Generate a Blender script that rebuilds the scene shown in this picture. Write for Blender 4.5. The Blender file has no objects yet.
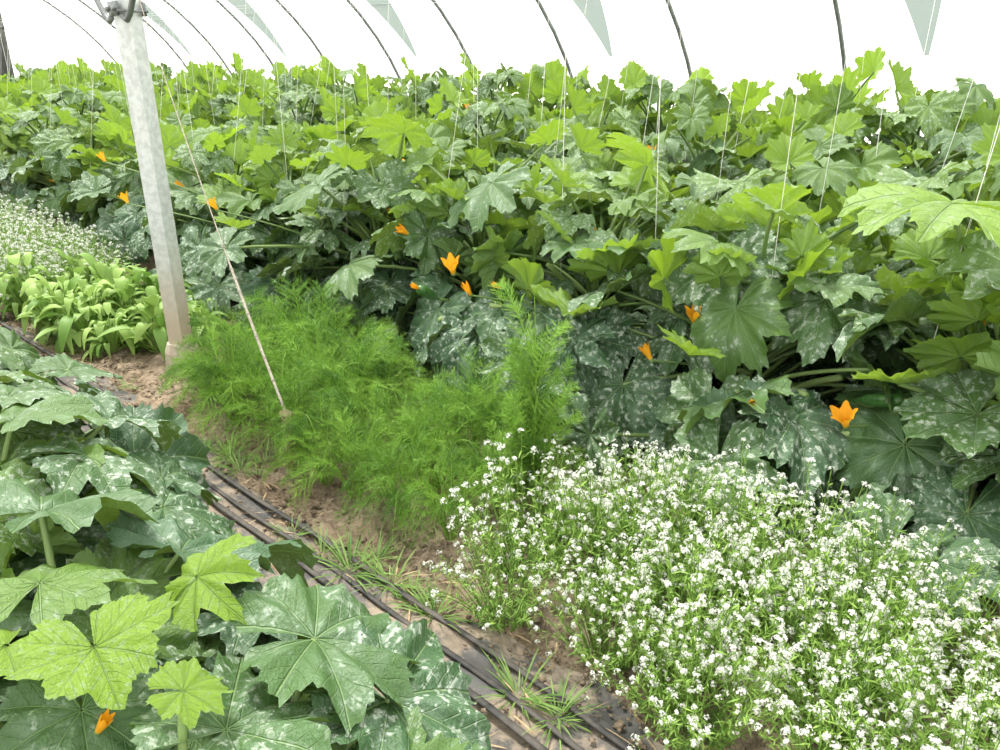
import bpy, math, random
import numpy as np
from mathutils import Vector
random.seed(7); rng=np.random.default_rng(7)
U=random.uniform
sc=bpy.context.scene
sc.view_settings.view_transform='Standard'
sc.view_settings.look='None'
A=np.array([-0.725,0.688,0.0]); A/=np.linalg.norm(A)      # along the rows
Nn=np.array([A[1],-A[0],0.0])                               # across the rows
Z=np.array([0,0,1.0])
def P(s,q,z=0.0): return A*s+Nn*q+Z*z
def SQ(p): return float(np.dot(p,A)),float(np.dot(p,Nn))
def nrm(v):
    v=np.asarray(v,float); n=np.linalg.norm(v); return v/n if n>1e-9 else v

# ------------------------------------------------------------------ materials
def newmat(name):
    m=bpy.data.materials.new(name); m.use_nodes=True
    nt=m.node_tree; nt.nodes.clear()
    out=nt.nodes.new('ShaderNodeOutputMaterial')
    return m,nt,out
class NT:
    def __init__(s,nt): s.nt=nt
    def n(s,t,**k):
        x=s.nt.nodes.new(t)
        for a,b in k.items(): setattr(x,a,b)
        return x
    def l(s,a,b): s.nt.links.new(a,b)
    def put(s,inp,v):
        if hasattr(v,'is_linked'): s.l(v,inp)
        else:
            inp.default_value=v
    def math(s,op,a,b=None,c=None,clamp=False):
        x=s.n('ShaderNodeMath',operation=op,use_clamp=clamp)
        s.put(x.inputs[0],a)
        if b is not None: s.put(x.inputs[1],b)
        if c is not None: s.put(x.inputs[2],c)
        return x.outputs[0]
    def smooth(s,v,a,b,lo=0.0,hi=1.0):
        x=s.n('ShaderNodeMapRange',interpolation_type='SMOOTHSTEP')
        s.put(x.inputs[0],v); x.inputs[1].default_value=a; x.inputs[2].default_value=b
        x.inputs[3].default_value=lo; x.inputs[4].default_value=hi
        return x.outputs[0]
    def mix(s,f,a,b):
        x=s.n('ShaderNodeMix',data_type='RGBA')
        s.put(x.inputs[0],f); s.put(x.inputs[6],a); s.put(x.inputs[7],b)
        return x.outputs[2]
    def noise(s,vec,scale,detail=3,rough=.5):
        x=s.n('ShaderNodeTexNoise'); x.inputs['Scale'].default_value=scale
        x.inputs['Detail'].default_value=detail; x.inputs['Roughness'].default_value=rough
        if vec is not None: s.l(vec,x.inputs['Vector'])
        return x.outputs[0]
def C(r,g,b): return (r,g,b,1.0)

def foliage(name,dark,bright,trans=.3,rough=.5,spec=.4,back=None):
    m,nt,out=newmat(name); g=NT(nt)
    at=g.n('ShaderNodeAttribute',attribute_name='tone')
    col=g.mix(at.outputs['Fac'],C(*dark),C(*bright))
    p=g.n('ShaderNodeBsdfPrincipled'); g.l(col,p.inputs['Base Color'])
    p.inputs['Roughness'].default_value=rough; p.inputs['Specular IOR Level'].default_value=spec
    t=g.n('ShaderNodeBsdfTranslucent'); g.l(col,t.inputs[0])
    mx=g.n('ShaderNodeMixShader'); mx.inputs[0].default_value=trans
    g.l(p.outputs[0],mx.inputs[1]); g.l(t.outputs[0],mx.inputs[2]); g.l(mx.outputs[0],out.inputs[0])
    return m

def zucchini_leaf_mat():
    m,nt,out=newmat('zucchini_leaf'); g=NT(nt)
    at=g.n('ShaderNodeAttribute',attribute_name='lf')
    sep=g.n('ShaderNodeSeparateXYZ'); g.l(at.outputs['Vector'],sep.inputs[0])
    x,y,rz=sep.outputs
    th=g.math('ARCTAN2',y,x)
    pp=g.math('PINGPONG',th,math.radians(20))
    r=g.math('SQRT',g.math('ADD',g.math('MULTIPLY',x,x),g.math('MULTIPLY',y,y)))
    d=g.math('MULTIPLY',r,g.math('SINE',pp))
    l=g.math('MULTIPLY',r,g.math('COSINE',pp))
    main=g.smooth(d,.004,.014,1,0)
    w=g.math('PINGPONG',g.math('SUBTRACT',l,g.math('MULTIPLY',d,1.25)),.075)
    sec=g.math('MULTIPLY',g.smooth(w,.002,.011,1,0),.45)
    vein=g.math('MAXIMUM',main,sec)
    off=g.n('ShaderNodeCombineXYZ'); g.l(x,off.inputs[0]); g.l(y,off.inputs[1]); g.l(g.math('MULTIPLY',rz,37.0),off.inputs[2])
    v=off.outputs[0]
    n1=g.noise(v,13,3,.6); n2=g.noise(v,3.0,2); n3=g.noise(v,40,3)
    blot=g.smooth(n1,.50,.60)
    near=g.smooth(w,.02,.065,1,0)
    area=g.smooth(g.math('ADD',n2,g.math('MULTIPLY',g.math('FRACT',g.math('MULTIPLY',rz,7.31)),.34)),.52,.76)
    blot=g.math('MULTIPLY',g.math('MULTIPLY',blot,area),g.math('MAXIMUM',near,.30))
    blot=g.math('MULTIPLY',blot,g.smooth(r,.05,.2))
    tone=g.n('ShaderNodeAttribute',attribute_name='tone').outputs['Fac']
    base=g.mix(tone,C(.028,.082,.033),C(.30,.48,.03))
    base=g.mix(g.math('MULTIPLY',g.smooth(n3,.3,.7),.22),base,C(.09,.19,.07))
    base=g.mix(g.math('MULTIPLY',vein,.5),base,C(.25,.38,.15))
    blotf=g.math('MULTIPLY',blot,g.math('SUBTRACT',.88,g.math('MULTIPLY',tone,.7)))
    base=g.mix(blotf,base,C(.54,.61,.51))
    base=g.mix(g.math('MULTIPLY',g.smooth(n2,.42,.68),g.math('SUBTRACT',.24,g.math('MULTIPLY',tone,.22))),base,C(.26,.36,.27))
    geo=g.n('ShaderNodeNewGeometry')
    under=g.mix(.38,base,C(.20,.33,.10))
    col=g.mix(geo.outputs['Backfacing'],base,under)
    bump=g.n('ShaderNodeBump'); bump.inputs['Strength'].default_value=.7; bump.inputs['Distance'].default_value=.010
    h=g.math('SUBTRACT',g.math('MULTIPLY',n3,.6),vein)
    g.l(h,bump.inputs['Height'])
    p=g.n('ShaderNodeBsdfPrincipled'); g.l(col,p.inputs['Base Color']); g.l(bump.outputs[0],p.inputs['Normal'])
    p.inputs['Roughness'].default_value=.43; p.inputs['Specular IOR Level'].default_value=.5
    t=g.n('ShaderNodeBsdfTranslucent')
    tc=g.mix(.5,base,C(.42,.62,.02)); g.l(tc,t.inputs[0])
    mx=g.n('ShaderNodeMixShader')
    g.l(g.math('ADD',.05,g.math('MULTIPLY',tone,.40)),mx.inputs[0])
    g.l(p.outputs[0],mx.inputs[1]); g.l(t.outputs[0],mx.inputs[2]); g.l(mx.outputs[0],out.inputs[0])
    return m

def simple(name,col,rough=.6,metal=0,noise=None,nscale=20,bump=0,spec=.5,space='Object'):
    m,nt,out=newmat(name); g=NT(nt)
    p=g.n('ShaderNodeBsdfPrincipled')
    tc=g.n('ShaderNodeTexCoord')
    if noise:
        nf=g.noise(tc.outputs[space],nscale,6,.65)
        g.l(g.mix(g.smooth(nf,.35,.65),C(*col),C(*noise)),p.inputs['Base Color'])
        if bump:
            b=g.n('ShaderNodeBump'); b.inputs['Strength'].default_value=bump; b.inputs['Distance'].default_value=.01
            g.l(nf,b.inputs['Height']); g.l(b.outputs[0],p.inputs['Normal'])
    else: p.inputs['Base Color'].default_value=C(*col)
    p.inputs['Roughness'].default_value=rough; p.inputs['Metallic'].default_value=metal
    p.inputs['Specular IOR Level'].default_value=spec
    g.l(p.outputs[0],out.inputs[0]); return m

def soil_mat():
    m,nt,out=newmat('dry_soil'); g=NT(nt)
    tc=g.n('ShaderNodeTexCoord').outputs['Object']
    a=g.noise(tc,3,5,.6); b=g.noise(tc,28,8,.7); c=g.noise(tc,120,4,.7)
    col=g.mix(g.smooth(a,.35,.65),C(.34,.26,.175),C(.52,.41,.30))
    col=g.mix(g.smooth(b,.42,.62,0,.75),col,C(.18,.13,.085))
    col=g.mix(g.smooth(c,.58,.72,0,.6),col,C(.62,.52,.39))
    bm=g.n('ShaderNodeBump'); bm.inputs['Strength'].default_value=1; bm.inputs['Distance'].default_value=.03
    g.l(g.math('ADD',b,g.math('MULTIPLY',c,.4)),bm.inputs['Height'])
    p=g.n('ShaderNodeBsdfPrincipled'); g.l(col,p.inputs['Base Color']); g.l(bm.outputs[0],p.inputs['Normal'])
    p.inputs['Roughness'].default_value=.95; p.inputs['Specular IOR Level'].default_value=.15
    g.l(p.outputs[0],out.inputs[0]); return m
def mulch_mat():
    m,nt,out=newmat('dusty_mulch_film'); g=NT(nt)
    tc=g.n('ShaderNodeTexCoord').outputs['Object']
    a=g.noise(tc,5,6,.65); b=g.noise(tc,45,6,.7)
    f=g.smooth(g.math('ADD',a,g.math('MULTIPLY',b,.45)),.63,.84)
    col=g.mix(f,C(.075,.073,.07),C(.28,.225,.17))
    bm=g.n('ShaderNodeBump'); bm.inputs['Strength'].default_value=.6; bm.inputs['Distance'].default_value=.012
    g.l(g.math('ADD',a,g.math('MULTIPLY',b,.3)),bm.inputs['Height'])
    p=g.n('ShaderNodeBsdfPrincipled'); g.l(col,p.inputs['Base Color']); g.l(bm.outputs[0],p.inputs['Normal'])
    g.l(g.math('ADD',.55,g.math('MULTIPLY',f,.3)),p.inputs['Roughness']); p.inputs['Specular IOR Level'].default_value=.35
    g.l(p.outputs[0],out.inputs[0]); return m
def galv_mat():
    m,nt,out=newmat('galvanised_steel'); g=NT(nt)
    tc=g.n('ShaderNodeTexCoord').outputs['Object']
    a=g.noise(tc,30,5,.6)
    sep=g.n('ShaderNodeSeparateXYZ'); g.l(tc,sep.inputs[0])
    n2=g.noise(tc,6,4,.6)
    col=g.mix(g.smooth(a,.35,.65),C(.46,.48,.47),C(.60,.62,.61))
    f=g.smooth(g.math('ADD',sep.outputs[2],g.math('MULTIPLY',n2,.5)),.45,1.1,.8,0)
    col=g.mix(f,col,C(.56,.45,.32))
    p=g.n('ShaderNodeBsdfPrincipled'); g.l(col,p.inputs['Base Color'])
    p.inputs['Metallic'].default_value=.2; p.inputs['Roughness'].default_value=.5
    g.l(p.outputs[0],out.inputs[0]); return m

def film_mat(name,col,transp):
    m,nt,out=newmat(name); g=NT(nt)
    tr=g.n('ShaderNodeBsdfTransparent'); tr.inputs[0].default_value=C(1,1,1)
    tl=g.n('ShaderNodeBsdfTranslucent'); tl.inputs[0].default_value=C(*col)
    df=g.n('ShaderNodeBsdfDiffuse'); df.inputs[0].default_value=C(*col)
    m1=g.n('ShaderNodeMixShader'); m1.inputs[0].default_value=.3
    g.l(tl.outputs[0],m1.inputs[1]); g.l(df.outputs[0],m1.inputs[2])
    m2=g.n('ShaderNodeMixShader'); m2.inputs[0].default_value=transp
    g.l(m1.outputs[0],m2.inputs[1]); g.l(tr.outputs[0],m2.inputs[2])
    g.l(m2.outputs[0],out.inputs[0]); return m

M_LEAF=zucchini_leaf_mat()
M_STEM=foliage('zucchini_stalk',(.09,.17,.045),(.33,.45,.16),.08,.4)
M_BLOS=foliage('squash_blossom',(.85,.50,.03),(.92,.40,.015),.3,.6)
M_ALEAF=foliage('alyssum_leaf',(.11,.25,.04),(.36,.54,.11),.35,.6)
M_AFLOW=foliage('alyssum_petal',(.68,.68,.63),(.93,.93,.90),.3,.7)
M_FEN=foliage('fennel_thread',(.048,.15,.02),(.26,.46,.06),.28,.5)
M_HERB=foliage('broad_herb_leaf',(.15,.29,.05),(.35,.51,.13),.3,.5)
M_GRASS=foliage('grass_blade',(.10,.21,.035),(.26,.40,.10),.3,.55)
M_STRAW=simple('dry_straw',(.45,.34,.2),.9,noise=(.3,.2,.11))
M_SOIL=soil_mat()
M_GALV=galv_mat()
M_DARKST=simple('rib_steel',(.13,.14,.14),.5,.3,noise=(.2,.21,.21))
M_CONC=simple('dirty_concrete',(.40,.33,.26),.95,noise=(.52,.45,.36),nscale=18,bump=.6)
M_PIPE=simple('drip_tape_plastic',(.028,.028,.028),.65,noise=(.10,.088,.075),nscale=9,spec=.35)
M_MULCH=mulch_mat()
M_STRING=simple('white_twine',(.80,.79,.76),.8)
M_ROPE=simple('sisal_rope',(.55,.50,.42),.9,noise=(.35,.30,.24),nscale=60,bump=.4)
M_WOOD=simple('weathered_wood',(.26,.19,.12),.85,noise=(.38,.29,.2),nscale=30,bump=.4)
M_FILM=film_mat('greenhouse_film',(.95,.96,.96),.45)
M_VENT=film_mat('vent_netting',(.14,.185,.16),.12)
M_DOOR=simple('door_dark_netting',(.07,.075,.07),.8,noise=(.12,.12,.10))
M_OUT=simple('outside_gravel',(.62,.62,.58),.9,noise=(.72,.72,.68),nscale=2)
M_FRUIT=simple('zucchini_skin',(.02,.075,.015),.3,noise=(.06,.16,.035),nscale=60)

# ------------------------------------------------------------------ mesh builder
class MB:
    def __init__(s): s.v=[];s.f=[];s.m=[];s.lf=[];s.t=[];s.n=0
    def add(s,V,F,mat=0,tone=.5,lf=None):
        V=np.asarray(V,float).reshape(-1,3); k=len(V)
        s.v.append(V); o=s.n
        s.f.extend([tuple(i+o for i in f) for f in F]); s.m.extend([mat]*len(F))
        s.lf.append(np.zeros((k,3)) if lf is None else lf)
        s.t.append(np.full(k,float(tone)) if np.isscalar(tone) else np.asarray(tone,float))
        s.n+=k
    def mesh(s,name,mats,smooth=True,origin=None):
        V=np.concatenate(s.v)
        if origin is not None: V=V-origin
        me=bpy.data.meshes.new(name); me.from_pydata(V.tolist(),[],s.f)
        for m in mats: me.materials.append(m)
        me.polygons.foreach_set('material_index',s.m)
        me.polygons.foreach_set('use_smooth',[smooth]*len(s.f))
        a=me.attributes.new('tone','FLOAT','POINT'); a.data.foreach_set('value',np.concatenate(s.t))
        a=me.attributes.new('lf','FLOAT_VECTOR','POINT'); a.data.foreach_set('vector',np.concatenate(s.lf).ravel())
        me.update(); return me
def obj(name,me,loc=(0,0,0),rot=0,scale=1,parent=None):
    o=bpy.data.objects.new(name,me); sc.collection.objects.link(o)
    o.location=loc; o.rotation_euler=(0,0,rot); 
    o.scale=(scale,)*3 if np.isscalar(scale) else scale
    if parent: o.parent=parent
    return o
def frame(t):
    t=nrm(t); u=np.cross(t,Z)
    if np.linalg.norm(u)<.05: u=np.cross(t,[1,0,0])
    u=nrm(u); return u,np.cross(t,u)
_tf={}
def tube(mb,pts,r,mat=0,tone=.5,k=6,cap=False):
    pts=np.asarray(pts,float); n=len(pts)
    r=np.full(n,r) if np.isscalar(r) else np.interp(np.linspace(0,1,n),np.linspace(0,1,len(r)),r)
    V=[]
    ang=np.arange(k)*2*math.pi/k
    tg=np.gradient(pts,axis=0)
    for i in range(n):
        u,w=frame(tg[i]); V.append(pts[i]+r[i]*(np.outer(np.cos(ang),u)+np.outer(np.sin(ang),w)))
    key=(n,k,cap)
    if key not in _tf:
        F=[(i*k+j,i*k+(j+1)%k,(i+1)*k+(j+1)%k,(i+1)*k+j) for i in range(n-1) for j in range(k)]
        if cap: F+= [tuple(range(k))[::-1],tuple((n-1)*k+j for j in range(k))]
        _tf[key]=F
    mb.add(np.concatenate(V),_tf[key],mat,tone)
def bez(a,b,c,n):
    t=np.linspace(0,1,n)[:,None]; a,b,c=map(np.asarray,(a,b,c))
    return (1-t)**2*a+2*t*(1-t)*b+t*t*c
def box(mb,c,ax,ay,az,mat=0):
    c=np.asarray(c,float); V=[]
    for i in(-1,1):
        for j in(-1,1):
            for k in(-1,1): V.append(c+i*np.asarray(ax)+j*np.asarray(ay)+k*np.asarray(az))
    mb.add(V,[(0,1,3,2),(4,6,7,5),(0,4,5,1),(2,3,7,6),(0,2,6,4),(1,5,7,3)],mat)

# ------------------------------------------------------------------ zucchini leaf
_lf={}
def leaf(mb,O,X,N,L,tone,lod=0,mat=0,cup=0.0):
    NTT,NR=[(121,9),(61,5)][lod]
    th=np.radians(np.linspace(-169,169,NTT)); ad=np.abs(np.degrees(th))
    E=np.interp(ad,[0,40,80,120,150,169],[1.08,.96,1.0,.84,.78,.60])
    c=(np.cos(9*th)+1)/2
    pd_=np.abs((np.degrees(th)+20)%40-20)/20      # 0 on a vein, 1 between: pointed lobes
    dep=U(.13,.25)
    gap=np.interp(ad,[0,20,40,60,80,100,120,169],[1,1.35,.6,1.7,1,1.5,.6,0])
    lobev=np.interp(th*180/math.pi,[-160,-80,-40,0,40,80,160],rng.uniform(.91,1.08,7))
    R=E*(1-dep*gap*pd_**1.15)*lobev
    pat=np.tile([0,1,.35],NTT//3+1)[:NTT] if lod==0 else np.tile([0,1],NTT//2+1)[:NTT]
    R*=1-.04+.095*pat*rng.uniform(.25,1.15,NTT)
    rr=np.linspace(0,1,NR)**.85; rr[0]=.015
    RR=rr[:,None]*R[None,:]; T=np.broadcast_to(th,RR.shape)
    x=RR*np.cos(T); y=RR*np.sin(T)
    ph=U(0,6.28); ph2=U(0,6.28)
    z=.17*(1-c)[None,:]*RR*(1-.35*RR)
    z=z+(U(-.02,.25)+cup)*RR-U(.10,.42)*RR**2*(1 if cup==0 else .3)
    z=z+U(.05,.14)*RR**2*np.sin(3*T+ph)+U(.05,.10)*RR**3*np.sin(9*T+ph2)+.04*RR**3*np.sin(23*T+ph)
    z=z+U(-.2,.28)*np.abs(y)-U(0,.28)*np.maximum(x,0)**2
    z=z+rng.normal(0,.008,z.shape)*rr[:,None]
    z[0,:]=0
    X=nrm(X); N=nrm(N-np.dot(N,X)*X); Y=np.cross(N,X)
    V=O+L*(x[...,None]*X+y[...,None]*Y+z[...,None]*N)
    if lod not in _lf:
        _lf[lod]=[(i*NTT+j,(i+1)*NTT+j,(i+1)*NTT+j+1,i*NTT+j+1) for i in range(NR-1) for j in range(NTT-1)]
    rv=U(0,1)
    lf=np.stack([x.ravel(),y.ravel(),np.full(x.size,rv)],1)
    mb.add(V.reshape(-1,3),_lf[lod],mat,tone,lf)

def blossom(mb,O,D,size,openness,mat=2):
    size=size*.84
    D=nrm(D); u,w=frame(D); k=40; rings=9
    th=np.arange(k)*2*math.pi/k
    V=[];T=[]
    star=((np.cos(5*th)+1)/2)**.75
    for i in range(rings):
        f=i/(rings-1)
        g_=max(0,(f-.32)/.68)
        rad=size*(.10+.12*f+openness*(g_**1.3)*(.28+.24*star)-(1-openness)*.08*g_**2)
        rad=rad*(1+.06*np.cos(10*th)*f)
        ln=size*(f*.78+g_*.28*star-openness*.22*g_**2)
        V.append(O+np.outer(rad*np.cos(th),u)+np.outer(rad*np.sin(th),w)+np.outer(ln,D)); T.append(np.full(k,.1+.8*f))
    F=[(i*k+j,i*k+(j+1)%k,(i+1)*k+(j+1)%k,(i+1)*k+j) for i in range(rings-1) for j in range(k)]
    mb.add(np.concatenate(V),F,mat,np.concatenate(T))
    tube(mb,[O-D*size*.1,O,O+D*size*.1],[size*.05,size*.13,size*.13],1,.6,8)
    tube(mb,[O,O+D*size*.3,O+D*size*.5],[size*.05,size*.06,size*.02],mat,.9,5)

def fruit(mb,a,d,ln):
    d=nrm(d)
    pts=[a+d*ln*f for f in (0,.14,.26,.5,.8,.94,1.)]
    tube(mb,pts,[.008,.010,.020,.026,.028,.022,.006],3,.5,12,True)
    if U(0,1)<.6: blossom(mb,pts[-1],d,.07,.1)

def zplant(crown,h,n,rad,lod,hero=(),blos=3,stemh=None,tonebias=0,hblos=(),skip=None,nfr=2,young_p=.42,Lk=1.0,thick=(),fruits=()):
    mb=MB(); crown=np.asarray(crown,float)
    sh=stemh if stemh is not None else h*.60
    top=crown+np.array([U(-.06,.06),U(-.06,.06),sh])
    st=bez(crown-Z*.03,crown+np.array([U(-.08,.08),U(-.08,.08),sh*.5]),top,8)
    tube(mb,st,[.026,.023,.016],1,.4,8)
    def pet(a,b,tone=.5,bend=.5,r=.0095):
        L=np.linalg.norm(b-a); mid=a*.5+b*.5+Z*L*.16*bend+np.array([U(-.06,.06),U(-.06,.06),0])
        hz=b-a; hz[2]=0; mid=mid-hz*.12
        tube(mb,bez(a,mid,b,8),[r*1.3,r,r*.75],1,tone,6)
    az0=U(0,6.28)
    for i in range(n):
        f=(i+.5)/n; az=az0+i*2.39996+U(-.3,.3)
        out=np.array([math.cos(az),math.sin(az),0])
        rr=rad*(1-.60*f**1.6)*U(.45,1.08)
        zz=h*(.10+.82*f)+U(-.08,.08)
        O=crown+out*rr+Z*max(zz,.1)
        if skip is not None and skip(O): continue
        tau=math.radians(42*(1-f)+8+U(-32,32))
        young=False; cup=0
        if f>.5 and U(0,1)<young_p: tau=math.radians(U(-75,-5)); young=True; cup=U(.1,.5)
        az2=az+U(-.9,.9); o2=np.array([math.cos(az2),math.sin(az2),0])
        Xd=math.cos(tau)*o2-math.sin(tau)*Z; Nd=math.cos(tau)*Z+math.sin(tau)*o2
        Nd=Nd+np.cross(o2,Z)*U(-.55,.55)
        L=(.250-.07*f**2)*U(.75,1.14)*(.8 if young else 1)*Lk
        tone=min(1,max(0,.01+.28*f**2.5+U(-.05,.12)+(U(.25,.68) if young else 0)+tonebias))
        a=st[min(7,int(f*8))]
        pet(a.copy(),O.copy(),U(.1,.7))
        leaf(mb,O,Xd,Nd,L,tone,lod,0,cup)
    for (hx,hy,hz,L,tau,tone,azd) in hero:
        O0=np.array([hx,hy,hz]); d=O0-crown; d[2]=0
        o=nrm(d) if azd is None else np.array([math.cos(math.radians(azd)),math.sin(math.radians(azd)),0])
        t=math.radians(tau); Xd=math.cos(t)*o-math.sin(t)*Z; Nd=math.cos(t)*Z+math.sin(t)*o
        O=O0-Xd*L*.25
        pet(st[4].copy(),O.copy(),.6,.5,.010)
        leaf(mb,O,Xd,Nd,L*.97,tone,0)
    for i in range(blos):
        az=U(0,6.28); o=np.array([math.cos(az),math.sin(az),0]); zz=h*U(.35,.72)
        O=crown+o*rad*U(.3,.8)+Z*zz
        pet(crown+Z*sh*U(.2,.8),O.copy(),.6,.3,.006)
        blossom(mb,O,o*U(.1,.8)+Z*U(.4,1),U(.08,.11),U(.1,.8))
    for (bx,by,bz,sz,op) in hblos:
        O=np.array([bx,by,bz]); d=O-crown; d[2]=0
        pet(crown+Z*sh*.5,O.copy(),.3,.3,.006); blossom(mb,O,nrm(d)*.4+Z*.8+nrm(np.cross(d,Z))*U(-.5,.5),sz,op)
    for (tx,ty,tz,r) in thick:
        E=np.array([tx,ty,tz]); a=crown+Z*U(.12,.35)
        tube(mb,bez(a,(a+E)/2+Z*.07,E,9),[r*1.2,r,r*.85],1,U(.6,1),9,True)
    for (fx,fy,fz,dx,dy,dz,ln) in fruits:
        a=np.array([fx,fy,fz]); d=np.array([dx,dy,dz]); fruit(mb,a,d,ln)
        tube(mb,[crown+Z*.25,(crown+Z*.3+a)/2,a],[.012,.009,.008],1,.6,6)
    for _ in range(nfr):
        o=nrm(-Nn+A*U(-1,1)); zb=U(.1,.38)*h
        fruit(mb,crown+Z*zb+o*.04,o+Z*U(-.1,.45),U(.16,.26))
    return mb
ZM=[M_LEAF,M_STEM,M_BLOS,M_FRUIT]

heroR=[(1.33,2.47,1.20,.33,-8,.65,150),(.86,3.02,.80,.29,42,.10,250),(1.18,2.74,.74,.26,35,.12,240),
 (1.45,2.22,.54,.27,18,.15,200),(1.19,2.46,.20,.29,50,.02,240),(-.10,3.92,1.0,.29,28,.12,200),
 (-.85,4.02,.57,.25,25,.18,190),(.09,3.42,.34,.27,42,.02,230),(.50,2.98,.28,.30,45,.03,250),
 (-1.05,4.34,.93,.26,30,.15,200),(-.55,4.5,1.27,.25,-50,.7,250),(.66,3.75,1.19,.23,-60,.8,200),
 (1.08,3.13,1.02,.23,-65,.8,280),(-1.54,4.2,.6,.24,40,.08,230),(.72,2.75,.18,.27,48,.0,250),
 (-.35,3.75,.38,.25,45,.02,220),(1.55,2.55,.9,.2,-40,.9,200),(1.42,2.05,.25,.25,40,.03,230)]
hblR=[(-.22,3.60,.66,.12,.5),(-.14,3.62,.55,.09,.2),(.78,2.94,.62,.12,.3),(1.20,2.44,.42,.11,.6),(1.63,2.5,.76,.10,.3),
 (.44,3.55,.82,.09,.1),(.62,2.98,.46,.09,.3),(-1.62,4.5,.80,.09,.4),(-2.7,5.5,.95,.09,.4),(-2.5,5.3,.7,.10,.5)]
gaps=[((1.10,2.72,.48),.20),((1.0,2.45,.58),.15),((.28,3.70,.55),.22),((.22,3.3,.72),.15),((-.2,3.6,.6),.18)]
gaps=[(np.array(a),b) for a,b in gaps]
thickR=[(1.35,2.62,.34,.018),(1.12,2.62,.46,.016),(.95,2.75,.40,.017),(1.30,2.75,.48,.015),(.30,3.45,.60,.015),(.15,3.5,.5,.016),(.42,3.4,.42,.017),(.22,3.55,.72,.013),(-.05,3.62,.5,.014),(-.3,3.7,.4,.014),(1.22,2.5,.36,.016)]
fruitR=[(.36,3.46,.48,-.5,-.8,.35,.22),(.10,3.50,.56,-.5,-.7,.5,.20),(.98,2.68,.38,-.4,-.8,.45,.22),(1.28,2.58,.46,.4,-.7,.3,.2),(-.30,3.66,.52,-.4,-.8,.5,.2)]
rowq=2.98
crowns=[-.35,.5,1.35,2.2,3.05,3.9,4.75]
def near(px): 
    s,_=SQ(np.array([px[0],px[1],0])); return min(range(len(crowns)),key=lambda i:abs(crowns[i]-s))
for i,s in enumerate(crowns):
    cr=P(s,rowq+U(-.05,.05))
    hs=[h for h in heroR if near(h)==i]; hb=[b for b in hblR if near(b)==i]
    hp=[np.array(h[:3]) for h in hs]; bp=[np.array(b[:3]) for b in hb]
    def sk(O,hp=hp,bp=bp):
        return any(np.linalg.norm((O-p)*np.array([1,1,.8]))<.13 for p in hp) or any(np.linalg.norm(O-p)<.16 for p in bp) or any(np.linalg.norm(O-p)<r for p,r in gaps)
    mb=zplant(cr,1.12,74,.76,0,hs,1,None,0,hb,sk,2,.46,1,[t for t in thickR if near(t)==i],[t for t in fruitR if near(t)==i])
    obj('zucchini_plant',mb.mesh('zucchini_plant',ZM,origin=cr),cr)
var=[]
for i in range(5):
    mb=zplant((0,0,0),1.15,56,.76,0 if i<3 else 1,(),1,None,.03,(),None,1,.56,.95); var.append(mb.mesh('zucchini_plant_form',ZM))
s=5.6
while s<19.8:
    obj('zucchini_plant',random.choice(var),P(s,rowq+U(-.1,.1)),U(0,6.28),U(.95,1.08)); s+=U(.82,.95)
for q,hh in ((3.95,1.27),(4.95,1.36),(5.95,1.43),(6.95,1.48)):
    s=-.2
    while s<19.8:
        k=hh/1.15*U(.9,1.08)
        obj('zucchini_plant',random.choice(var[:3] if s<6 and q<5 else var),P(s,q+U(-.12,.12)),U(0,6.28),(U(.98,1.12),U(.98,1.12),k)); s+=U(.9,1.05)

# near left bed -----------------------------------------------------
heroL=[[(-.317,1.276,.50,.25,18,.12,20),(-.168,1.18,.40,.24,25,.04,-10),(-.453,1.08,.50,.22,12,.10,60),(-.52,1.035,.6,.085,15,.8,20)],
 [(-.73,1.035,.50,.20,15,.08,-60),(-.78,1.71,.42,.24,25,.02,60),(-.607,1.365,.62,.14,-38,.8,30),(-.705,1.086,.62,.14,5,.8,-50),
  (-.90,1.10,.62,.13,-20,.8,-90),(-.95,1.37,.60,.21,8,.35,100),(-1.08,1.66,.58,.27,18,.10,80),(-.60,1.60,.30,.22,30,.02,40)],
 [(-1.15,2.04,.52,.25,20,.10,40),(-1.57,2.38,.57,.27,15,.15,70),(-.92,1.95,.38,.23,30,.06,20),(-1.28,2.42,.45,.24,30,.05,50),
  (-1.42,2.10,.62,.25,10,.2,100),(-1.05,2.22,.33,.2,30,.05,40)]]
crL=[P(.95,.30),P(1.65,.30),P(2.45,.36)]
hbl=[[],[(-.71,1.04,.50,.06,.15),(-.845,.96,.43,.10,.2)],[]]
for i in range(3):
    hp=[np.array(h[:3]) for h in heroL[i]]
    zl=(.42,.44,.56)[i]
    def sk(O,hp=hp,zl=zl):
        s_,q_=SQ(O)
        return O[2]>zl or s_<.55 or q_>.92 or any(np.linalg.norm(O-p)<.13 for p in hp)
    mb=zplant(crL[i],.50,46,.66,0,heroL[i],0,.16,.0,hbl[i],sk,1,.2,.95)
    obj('zucchini_plant',mb.mesh('zucchini_plant',ZM,origin=crL[i]),crL[i])
lowv=[]
for i in range(3):
    mb=zplant((0,0,0),.58,40,.68,0,(),0,.2,.02,(),None,1,.22,1.0); lowv.append(mb.mesh('low_zucchini_plant_form',ZM))
s=3.1
while s<14:
    obj('zucchini_plant',lowv[int(s*10)%3],P(s,.38+U(-.04,.04)),U(0,6.28),U(.98,1.1)); s+=.64
s=1.9
while s<14:
    obj('zucchini_plant',lowv[int(s*10)%3],P(s,-.55+U(-.06,.06)),U(0,6.28),U(.95,1.1)); s+=.8

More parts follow.
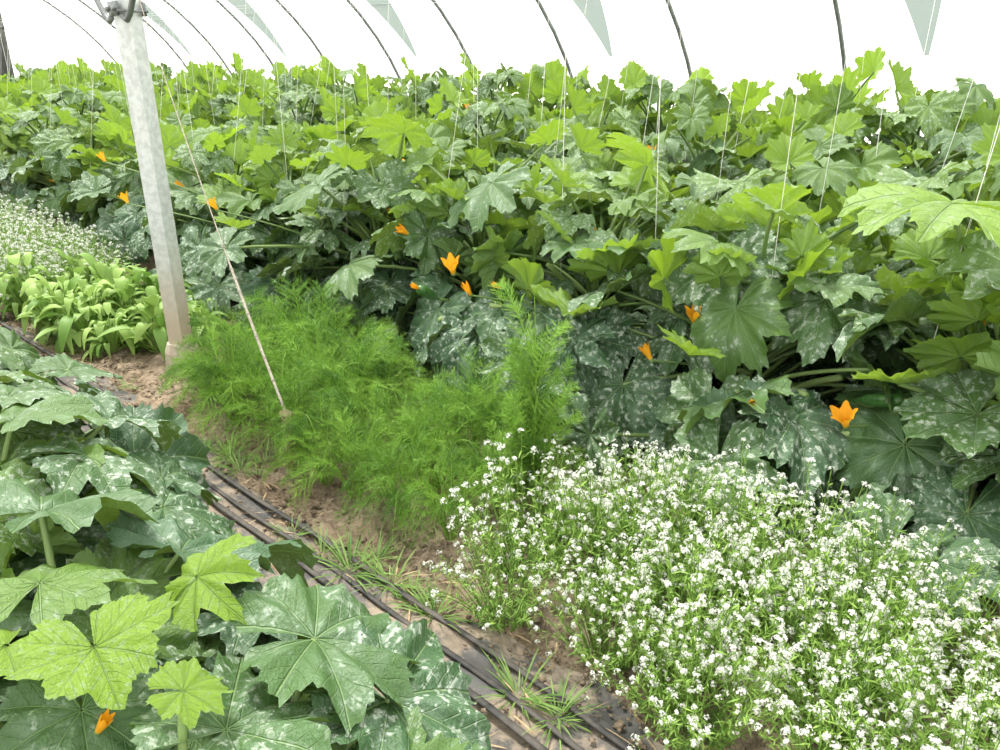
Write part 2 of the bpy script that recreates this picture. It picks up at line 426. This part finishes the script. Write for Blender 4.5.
# ------------------------------------------------------------------ sweet alyssum
petF=[(0,1,2,3)]
def strip_leaf(mb,O,D,N,ln,w,mat,tone,curve=.2,seg=3):
    D=nrm(D); N=nrm(N); S=nrm(np.cross(D,N)); V=[]
    for i in range(seg+1):
        f=i/seg; ww=w*.5*(math.sin(math.pi*(.12+.83*f)))if seg>1 else w*.5*(1-f*.8)
        c=O+D*ln*f-N*curve*ln*f*f; V+= [c-S*ww,c+S*ww]
    mb.add(V,[(2*i,2*i+1,2*i+3,2*i+2) for i in range(seg)],mat,tone)
def rdir():
    v=rng.normal(size=3); return nrm(v)
def alyssum(nst=64,R=.24,H=.42):
    mb=MB()
    for i in range(nst):
        az=U(0,6.28); f=math.sqrt(U(0,1)); out=np.array([math.cos(az),math.sin(az),0])
        base=out*f*.07; top=out*f*R*1.1+Z*H*(1-.42*f*f)*U(.62,1.15)
        mid=base*.3+out*f*R*.55+Z*H*.35
        pts=bez(base,mid,top,7); tube(mb,pts,[.0024,.0018,.0012],0,U(.2,.7),3)
        for j in range(21):
            t=U(.03,.92); p=pts[int(t*6)]*(1-(t*6)%1)+pts[min(6,int(t*6)+1)]*((t*6)%1)
            d=rdir()*.75+nrm(pts[-1]-pts[0])*.6
            strip_leaf(mb,p,d,Z+rdir()*.3,U(.018,.038),U(.003,.006),0,min(1,U(.0,.65)+t*.4),.2,2)
        for b in range(random.choice([1,1,2,2,2,3])):
            tp=top if b==0 else top+np.array([U(-.045,.045),U(-.045,.045),U(-.08,-.005)])
            if b: tube(mb,[pts[5],(pts[5]+tp)/2+out*.004,tp],.0009,0,.6,3)
            ax=nrm(Z*1.0+out*.35+rdir()*.3); rc=U(.006,.0135)
            for k in range(random.randint(10,20)):
                dd=nrm(rdir()+ax*.9); c=tp+dd*rc*U(.6,1.25)-ax*rc*.3
                u,w=frame(dd); s_=U(.0021,.0033); a0=U(0,1.5); V=[];F=[]
                for m in range(4):
                    a=a0+m*math.pi/2; e=math.cos(a)*u+math.sin(a)*w; g_=-math.sin(a)*u+math.cos(a)*w
                    V+=[c,c+e*s_*.8-g_*s_*.55+dd*s_*.3,c+e*s_*1.35+dd*s_*.25,c+e*s_*.8+g_*s_*.55+dd*s_*.3]; F.append((4*m,4*m+1,4*m+2,4*m+3))
                mb.add(V,F,1,U(0,1))
            for k in range(9):
                c=tp-ax*U(.008,.05); dd=nrm(rdir()+ax*.5); strip_leaf(mb,c,dd,ax,U(.006,.012),.0014,0,.8,0,1)
    return mb.mesh('sweet_alyssum_form',[M_ALEAF,M_AFLOW],False)
av=[alyssum() for _ in range(5)]
k=0
for s in np.arange(-.75,1.60,.225):
    for q in (1.44,1.66,1.88,2.06):
        ss=s+U(-.08,.08)+ (0.12 if q in(1.66,2.06) else 0); 
        if ss>(1.58 if q>1.6 else 1.48): continue
        obj('sweet_alyssum',av[k%5],P(ss,q+U(-.05,.05)),U(0,6.28),U(.84,1.16)*(1.0 if q>1.5 else .82)); k+=1
for s in np.arange(5.85,8.4,.3):
    for q in (1.45,1.72,1.98):
        obj('sweet_alyssum',av[k%5],P(s+U(-.08,.08),q+U(-.05,.05)),U(0,6.28),U(1.05,1.25)); k+=1

# ------------------------------------------------------------------ fennel
def fennel(nf=24,H=.5,R=.30,tall=False):
    mb=MB()
    for i in range(nf):
        az=U(0,6.28); f=math.sqrt(U(0,1)); out=np.array([math.cos(az),math.sin(az),0]); nj=15
        if tall:
            f*=.8; b0=Z*U(.05,.66)*H; top=b0+out*U(.05,.14)+Z*H*U(.16,.36)
            mid=b0+out*.03+(top-b0)*np.array([.2,.2,.7])
        else:
            b0=out*.03; top=out*R*f*1.35+Z*H*(1-.85*f*f)*U(.65,1.25)
            mid=b0+out*R*f*.35+Z*H*(.80)*U(.8,1.2)
        pts=bez(b0,mid,top,nj); tube(mb,pts,[.0038,.0024,.0009],0,1,3)
        tn=U(.0,.95)**1.2; st=4 if not tall else 1
        for j in range(st,nj):
            t=nrm(pts[min(nj-1,j+1)]-pts[j-1]); u,w=frame(t)
            g=math.sin(math.pi*min(1,(j-st+1.5)/(nj-st+2)))
            for sd in (-1,1):
                e=nrm(sd*u+w*U(-.6,.6)); pd=nrm(e*.7+t*.85); pl=(.10 if not tall else .06)*g*U(.75,1.2)+.018
                m_=7; end=pts[j]+pd*pl-Z*pl*.22
                strip_leaf(mb,pts[j],end-pts[j],rdir(),pl,.0022,0,min(1,tn+.15),.05,1)
                for q_ in range(1,m_+1):
                    c=pts[j]+(end-pts[j])*q_/m_
                    for s2 in (-1,1):
                        sd2=nrm(np.cross(pd,t)); 
                        d=nrm(pd*.9+sd2*s2*.7+rdir()*.25); ln=U(.018,.040)*(1.1-.5*q_/m_)
                        S=nrm(np.cross(d,rdir()))*.0011
                        mb.add([c-S,c+S,c+d*ln+S*.4,c+d*ln-S*.4],petF,0,min(1,max(0,tn+U(-.2,.25)+.2*q_/m_)))
    if tall: tube(mb,bez((0,0,0),(.02,.01,H*.5),(0,.02,H*.98),8),[.006,.004,.001],0,.8,5)
    return mb.mesh('fennel_form',[M_FEN],False)
fv=[fennel() for _ in range(4)]; ft=[fennel(22,.85,.1,True)]
k=0
for s in np.arange(1.80,3.60,.22):
    for q in (1.58,1.82,2.05):
        zz=U(.76,1.16)*(.80 if s<2.65 else 1)*(.82 if q<1.7 else 1)
        obj('fennel_plant',fv[k%4],P(s+U(-.07,.07),q+U(-.05,.05)),U(0,6.28),(zz,zz,zz*U(.9,1.15))); k+=1
for (s,q,k_) in ((1.66,1.93,1.08),(1.74,2.02,.72),(1.70,1.80,.55),(2.0,2.05,.55)):
    obj('fennel_plant',ft[0],P(s,q),U(0,6.28),k_)

# ------------------------------------------------------------------ broad leaf herb
def herb():
    mb=MB()
    for i in range(46):
        az=U(0,6.28); out=np.array([math.cos(az),math.sin(az),0]); e=U(.2,1.4)
        h0=U(0,.22); D=out*math.cos(e)+Z*math.sin(e); O=out*.03+Z*h0+D*U(.02,.08)
        N=Z*math.cos(e)-out*math.sin(e); ln=U(.13,.25); w=ln*U(.24,.36); S=nrm(np.cross(D,N)); seg=7; V=[]
        cv=U(.45,1.6); tn=U(.0,1); wb=U(-.3,.3)
        for j in range(seg+1):
            f=j/seg; ww=w*.5*math.sin(math.pi*min(1,.06+.9*f**.8))**.8
            c=O+D*ln*f*(1-.25*cv*f)+(-Z)*cv*ln*.6*f*f+S*wb*ln*f*f
            V+=[c-S*ww+N*ww*.45,c,c+S*ww+N*ww*.45]
        F=[]
        for j in range(seg): F+=[(3*j,3*j+1,3*j+4,3*j+3),(3*j+1,3*j+2,3*j+5,3*j+4)]
        mb.add(V,F,0,tn)
        tube(mb,[np.zeros(3),O*.6,O],.003,0,.8,4)
    return mb.mesh('broad_leaf_herb_form',[M_HERB])
hv=[herb() for _ in range(3)]
for s in np.arange(4.35,5.95,.27):
    for q in (1.52,1.78,2.02):
        if s<4.5 and q<1.7: continue
        obj('broad_leaf_herb',hv[k%3],P(s+U(-.06,.06),q+U(-.05,.05)),U(0,6.28),U(.85,1.3)); k+=1

# ------------------------------------------------------------------ grass tufts
def tuft(n=46,H=.14,R=.12):
    mb=MB()
    for i in range(n):
        az=U(0,6.28); out=np.array([math.cos(az),math.sin(az),0]); O=out*U(0,.05)
        e=U(.15,1.2); D=out*math.cos(e)+Z*math.sin(e)
        strip_leaf(mb,O,D,Z*math.cos(e)-out*math.sin(e)+rdir()*.1,U(.4,1.2)*H,U(.004,.008),0,U(0,1),.4,4)
    return mb.mesh('grass_tuft_form',[M_GRASS])
tv=[tuft() for _ in range(2)]
for i,(x,y,k_) in enumerate([(-1.16,2.98,1),(-1.08,2.86,.8),(-1.28,3.05,.7),(-.5,2.17,1.1),(-.36,2.1,.9),(-.62,2.28,.8),(.05,1.62,.9),(-2.67,4.45,.9),(-2.5,4.3,.6),(-.2,1.95,.9),(-.75,2.38,.6),(.15,1.55,.8),(-1.95,3.75,.5),(-.42,2.25,.8),(-.28,2.02,.7),(-1.0,2.95,.7)]):
    obj('grass_tuft',tv[i%2],(x,y,.01),U(0,6.28),k_*.9)

# ------------------------------------------------------------------ ground
def gridmesh(ss,qs,zf):
    S,Q=np.meshgrid(ss,qs,indexing='ij'); z=zf(S,Q)
    V=S[...,None]*A+Q[...,None]*Nn+z[...,None]*Z
    n,m=S.shape
    F=[(i*m+j,(i+1)*m+j,(i+1)*m+j+1,i*m+j+1) for i in range(n-1) for j in range(m-1)]
    return V.reshape(-1,3),F
def soilz(S,Q):
    z=.012*np.sin(S*3.1+1)*np.sin(Q*5+S)+.008*np.sin(S*11+Q*7)+.006*np.sin(S*23-Q*31)
    z+=rng.normal(0,.005,S.shape)
    z+=.03*np.exp(-((Q-1.85)/.25)**2)
    return z*np.clip((12-np.abs(S-4))/4,0,1)-.01
ss=np.concatenate([np.arange(-6,0,.5),np.arange(0,6.5,.022),np.arange(6.5,20.8,.3)])
qs=np.concatenate([np.arange(-5,.9,.3),np.arange(.9,2.2,.022),np.arange(2.2,8.5,.3)])
mb=MB(); V,F=gridmesh(ss,qs,soilz); mb.add(V,F); o=obj('ground',mb.mesh('ground',[M_SOIL]))
mb=MB(); mb.add([(-60,-60,-.12),(60,-60,-.12),(60,60,-.12),(-60,60,-.12)],[(0,1,2,3)]); obj('outside_ground',mb.mesh('outside_ground',[M_OUT]))
mb=MB()
octF=[(0,2,4),(2,1,4),(1,3,4),(3,0,4),(2,0,5),(1,2,5),(3,1,5),(0,3,5)]
for i in range(3800):
    s=U(.4,7.5); q=U(1.02,1.66) if U(0,1)<.35 else U(1.24,1.66); r=U(.003,.011)*(2.2 if U(0,1)<.08 else 1)
    V=np.array([(1,0,0),(-1,0,0),(0,1,0),(0,-1,0),(0,0,.7),(0,0,-.7)])*r*rng.uniform(.6,1.3,(6,1))
    a=U(0,3); R_=np.array([[math.cos(a),-math.sin(a),0],[math.sin(a),math.cos(a),0],[0,0,1]])
    mb.add(V@R_.T+P(s,q,r*.2+(.016 if q<1.3 else .0)),octF)
obj('soil_clods',mb.mesh('soil_clods',[M_SOIL],True))
mb=MB()
for i in range(300):
    c=P(U(.4,6.5),U(1.0,1.6),.024); a=U(0,6.28); d=np.array([math.cos(a),math.sin(a),U(-.05,.15)])
    strip_leaf(mb,c,d,Z,U(.03,.11),U(.002,.007),0,.5,.1,3)
obj('straw_litter',mb.mesh('straw_litter',[M_STRAW]))
def wr(S,Q): return .014+.006*np.sin(Q*60+np.sin(S*2.2)*2)+.005*np.sin(S*17+Q*22)+.005*np.sin(S*5)
mb=MB(); 
ss=np.arange(-.6,14,.03); qq=np.linspace(-.1,1.35,84)
S,Q=np.meshgrid(ss,qq,indexing='ij'); QQ=Q+np.clip((Q-1.1)/.2,0,1)*(.045*np.sin(S*2.3)+.03*np.sin(S*6.1+1)+.015*np.sin(S*15))
z=wr(S,Q)-.022*np.clip((Q-1.25)/.1,0,1)
V=S[...,None]*A+QQ[...,None]*Nn+z[...,None]*Z; n,m=S.shape
mb.add(V.reshape(-1,3),[(i*m+j,(i+1)*m+j,(i+1)*m+j+1,i*m+j+1) for i in range(n-1) for j in range(m-1)])
obj('mulch_film',mb.mesh('mulch_film',[M_MULCH]))
for q,a_,wd in ((1.12,.012,.012),(1.18,.010,.010),(1.26,.012,.011)):
    mb=MB(); ss=np.arange(-.6,14,.08); V=[]; k=8
    for s in ss:                                   # flattened drip tape
        c=P(s,q+a_*math.sin(s*1.9+q*9)+.004*math.sin(s*7),.026)
        for j in range(k):
            a=j*2*math.pi/k; V.append(c+Nn*wd*math.cos(a)+Z*.005*math.sin(a))
    n=len(ss); mb.add(V,[(i*k+j,i*k+(j+1)%k,(i+1)*k+(j+1)%k,(i+1)*k+j) for i in range(n-1) for j in range(k)])
    obj('drip_irrigation_tape',mb.mesh('drip_irrigation_tape',[M_PIPE]))

# ------------------------------------------------------------------ tunnel
CQ,HA,HB=1.72,6.72,4.15
def arch(t,off=0):
    a=math.pi*t; return CQ+(HA-off)*math.cos(a),(HB-off)*math.sin(a)
mb=MB()
tt=np.linspace(0,1,41); ssf=np.linspace(-6,20.8,3)
V=[]
for s in ssf:
    for t in tt:
        q,z=arch(t); V.append(P(s,q,z-.05))
m=len(tt)
F=[(i*m+j,(i+1)*m+j,(i+1)*m+j+1,i*m+j+1) for i in range(len(ssf)-1) for j in range(m-1)]
mb.add(V,F); obj('tunnel_film',mb.mesh('tunnel_film',[M_FILM]))
mb=MB()
for s in 3.05+1.65*np.arange(-5,11):
    tube(mb,[P(s,*arch(t,.07)) for t in np.linspace(0,1,40)],.021,0,.5,8)
for t in (.5,.30,.70):
    q,z=arch(t,.06); tube(mb,[P(-5.2,q,z),P(8,q,z),P(19.6,q,z)],.02,0,.5,6)
for t in (.19,.235):
    q,z=arch(t,.10); tube(mb,[P(-5.2,q,z),P(8,q,z),P(19.6,q,z)],.004,0,.5,5)
obj('tunnel_rib_frame',mb.mesh('tunnel_rib_frame',[M_DARKST]))
for i,s in enumerate((2.32,5.63,8.97,12.27,15.57)):
    mb=MB(); V=[]
    n=8
    for j in range(n+1):
        f=j/n; t=.133+f*.11; q,z=arch(t,.12); hw=.02+.36*f
        V+=[P(s-hw,q,z),P(s+hw,q,z)]
    mb.add(V,[(2*j,2*j+1,2*j+3,2*j+2) for j in range(n)],0)
    obj('vent_flap',mb.mesh('vent_flap',[M_VENT]))
mb=MB(); s=20.8
qv=[arch(t) for t in np.linspace(0,1,33)]
far=[P(s,q,z) for q,z in qv]; far2=[P(s,q,0) for q,z in qv]
mb.add(far+far2,[(i,i+1,33+i+1,33+i) for i in range(32)]); obj('wall_end',mb.mesh('wall_end',[M_FILM]))
mb=MB(); box(mb,P(20.7,4.6,1.1),A*.03,Nn*1.35,Z*1.1); 
for qd in (3.2,6.0): box(mb,P(20.65,qd,1.6),A*.04,Nn*.04,Z*1.6)
box(mb,P(20.65,4.6,2.25),A*.04,Nn*1.45,Z*.04)
obj('door_1',mb.mesh('door_1',[M_DOOR]))

# posts -------------------------------------------------------------
def post(s,name='support_post'):
    c=P(s,CQ); e=bpy.data.objects.new(name,None); sc.collection.objects.link(e); e.location=c
    mb=MB(); w=.044; t=.004; H=4.05
    prof=[(-w,-w),(w,-w),(w,-w*.45),(w-t,-w*.45),(w-t,-w+t),(-w+t,-w+t),(-w+t,w-t),(w-t,w-t),(w-t,w*.45),(w,w*.45),(w,w),(-w,w)]
    th=math.radians(62); ca,sa=math.cos(th),math.sin(th)
    ring=[A*(a*ca-b*sa)+Nn*(a*sa+b*ca) for a,b in prof]
    k=len(prof); V=[r+Z*-.02 for r in ring]+[r+Z*H for r in ring]
    mb.add(V,[(i,(i+1)%k,k+(i+1)%k,k+i) for i in range(k)])
    obj('channel_post',mb.mesh('channel_post',[M_GALV],False),parent=e)
    mb=MB(); box(mb,Z*1.82-Nn*.064,A*.045,Nn*.006,Z*.03); box(mb,Z*1.82+Nn*.064,A*.045,Nn*.006,Z*.03)
    for sg in(-1,1):
        tube(mb,[A*sg*.055-Nn*.05+Z*1.79,A*sg*.10-Nn*.05+Z*1.77,A*sg*.14-Nn*.05+Z*1.795,A*sg*.20-Nn*.05+Z*1.86,A*sg*.32-Nn*.04+Z*2.02,A*sg*.9+Z*2.75],.014,0,.5,8,True)
        tube(mb,[A*sg*.060-Nn*.07+Z*1.81,A*sg*.060+Nn*.07+Z*1.81],.007,0,.5,6,True)
        tube(mb,[A*sg*.035-Nn*.085+Z*1.82,A*sg*.035-Nn*.066+Z*1.82],.012,0,.5,6,True)
    obj('brace_clamp',mb.mesh('brace_clamp',[M_DARKST],True),parent=e)
    mb=MB()
    tube(mb,[-Z*.03,Z*.04,Z*.12,Z*.17],[.10,.098,.09,.072],0,.5,14,True); obj('concrete_footing',mb.mesh('concrete_footing',[M_CONC],False),parent=e)
for s in (4.04,8.99,13.94,18.89,-.91): post(s)

# wires and strings --------------------------------------------------
mb=MB()
for q in (2.98,3.95,4.95,5.95,6.95):
    for dq in(-.15,.15):
        tube(mb,[P(x,q+dq,2.25) for x in (-3,5,12,20.6)],.0025,0,.5,4)
obj('trellis_wires',mb.mesh('trellis_wires',[M_GALV]))
mb=MB()
for q in (2.98,3.95,4.95,5.95,6.95):
    s=-.3
    while s<19:
        sd_=random.choice((-.15,.15))
        a=P(s,q+sd_,2.25); b=P(s+U(-.14,.14),q+U(-.1,.1)-.2,.6)
        tube(mb,bez(a,(a+b)/2+A*U(-.03,.03),b,5),.0013 if q<4 else .0018,0,.5,4); s+=U(.45,.85)
obj('trellis_strings',mb.mesh('trellis_strings',[M_STRING]))
mb=MB()
stake=P(2.63,1.50,0)
a=P(3.92,1.70,2.02); b=stake+Z*.26
pts=bez(a,(a+b)/2-Z*.16,b,40); tube(mb,pts,[.0025]*26+[.006]*14,0,.5,6,True)
for i in range(24,40,2):
    p=pts[i]; tube(mb,[p-Z*.006+A*.004,p,p+Z*.006-A*.004],[.005,.009,.005],0,.5,6)
obj('guy_rope',mb.mesh('guy_rope',[M_ROPE]))
mb=MB(); box(mb,stake+Z*.12,A*.018,Nn*.014,Z*.15); box(mb,stake+Z*.255,A*.022,Nn*.018,Z*.010); obj('wooden_stake',mb.mesh('wooden_stake',[M_WOOD]))

# ------------------------------------------------------------------ light, camera
w=bpy.data.worlds.new('sky'); sc.world=w; w.use_nodes=True
bg=w.node_tree.nodes['Background']; bg.inputs[0].default_value=(.97,.98,1,1); bg.inputs[1].default_value=1.6
sd=bpy.data.lights.new('sun','SUN'); sd.energy=10.5; sd.angle=math.radians(8); sd.color=(1,.97,.88)
so=bpy.data.objects.new('sun',sd); sc.collection.objects.link(so)
d=Vector((.30,-.40,-1.0)); so.rotation_euler=d.to_track_quat('-Z','Y').to_euler()
cd=bpy.data.cameras.new('camera'); cd.lens=28.08; cd.sensor_width=36; cd.clip_start=.02
co=bpy.data.objects.new('camera',cd); sc.collection.objects.link(co); co.location=(0,0,1.6); co.rotation_euler=(math.radians(68),0,0)
sc.camera=co
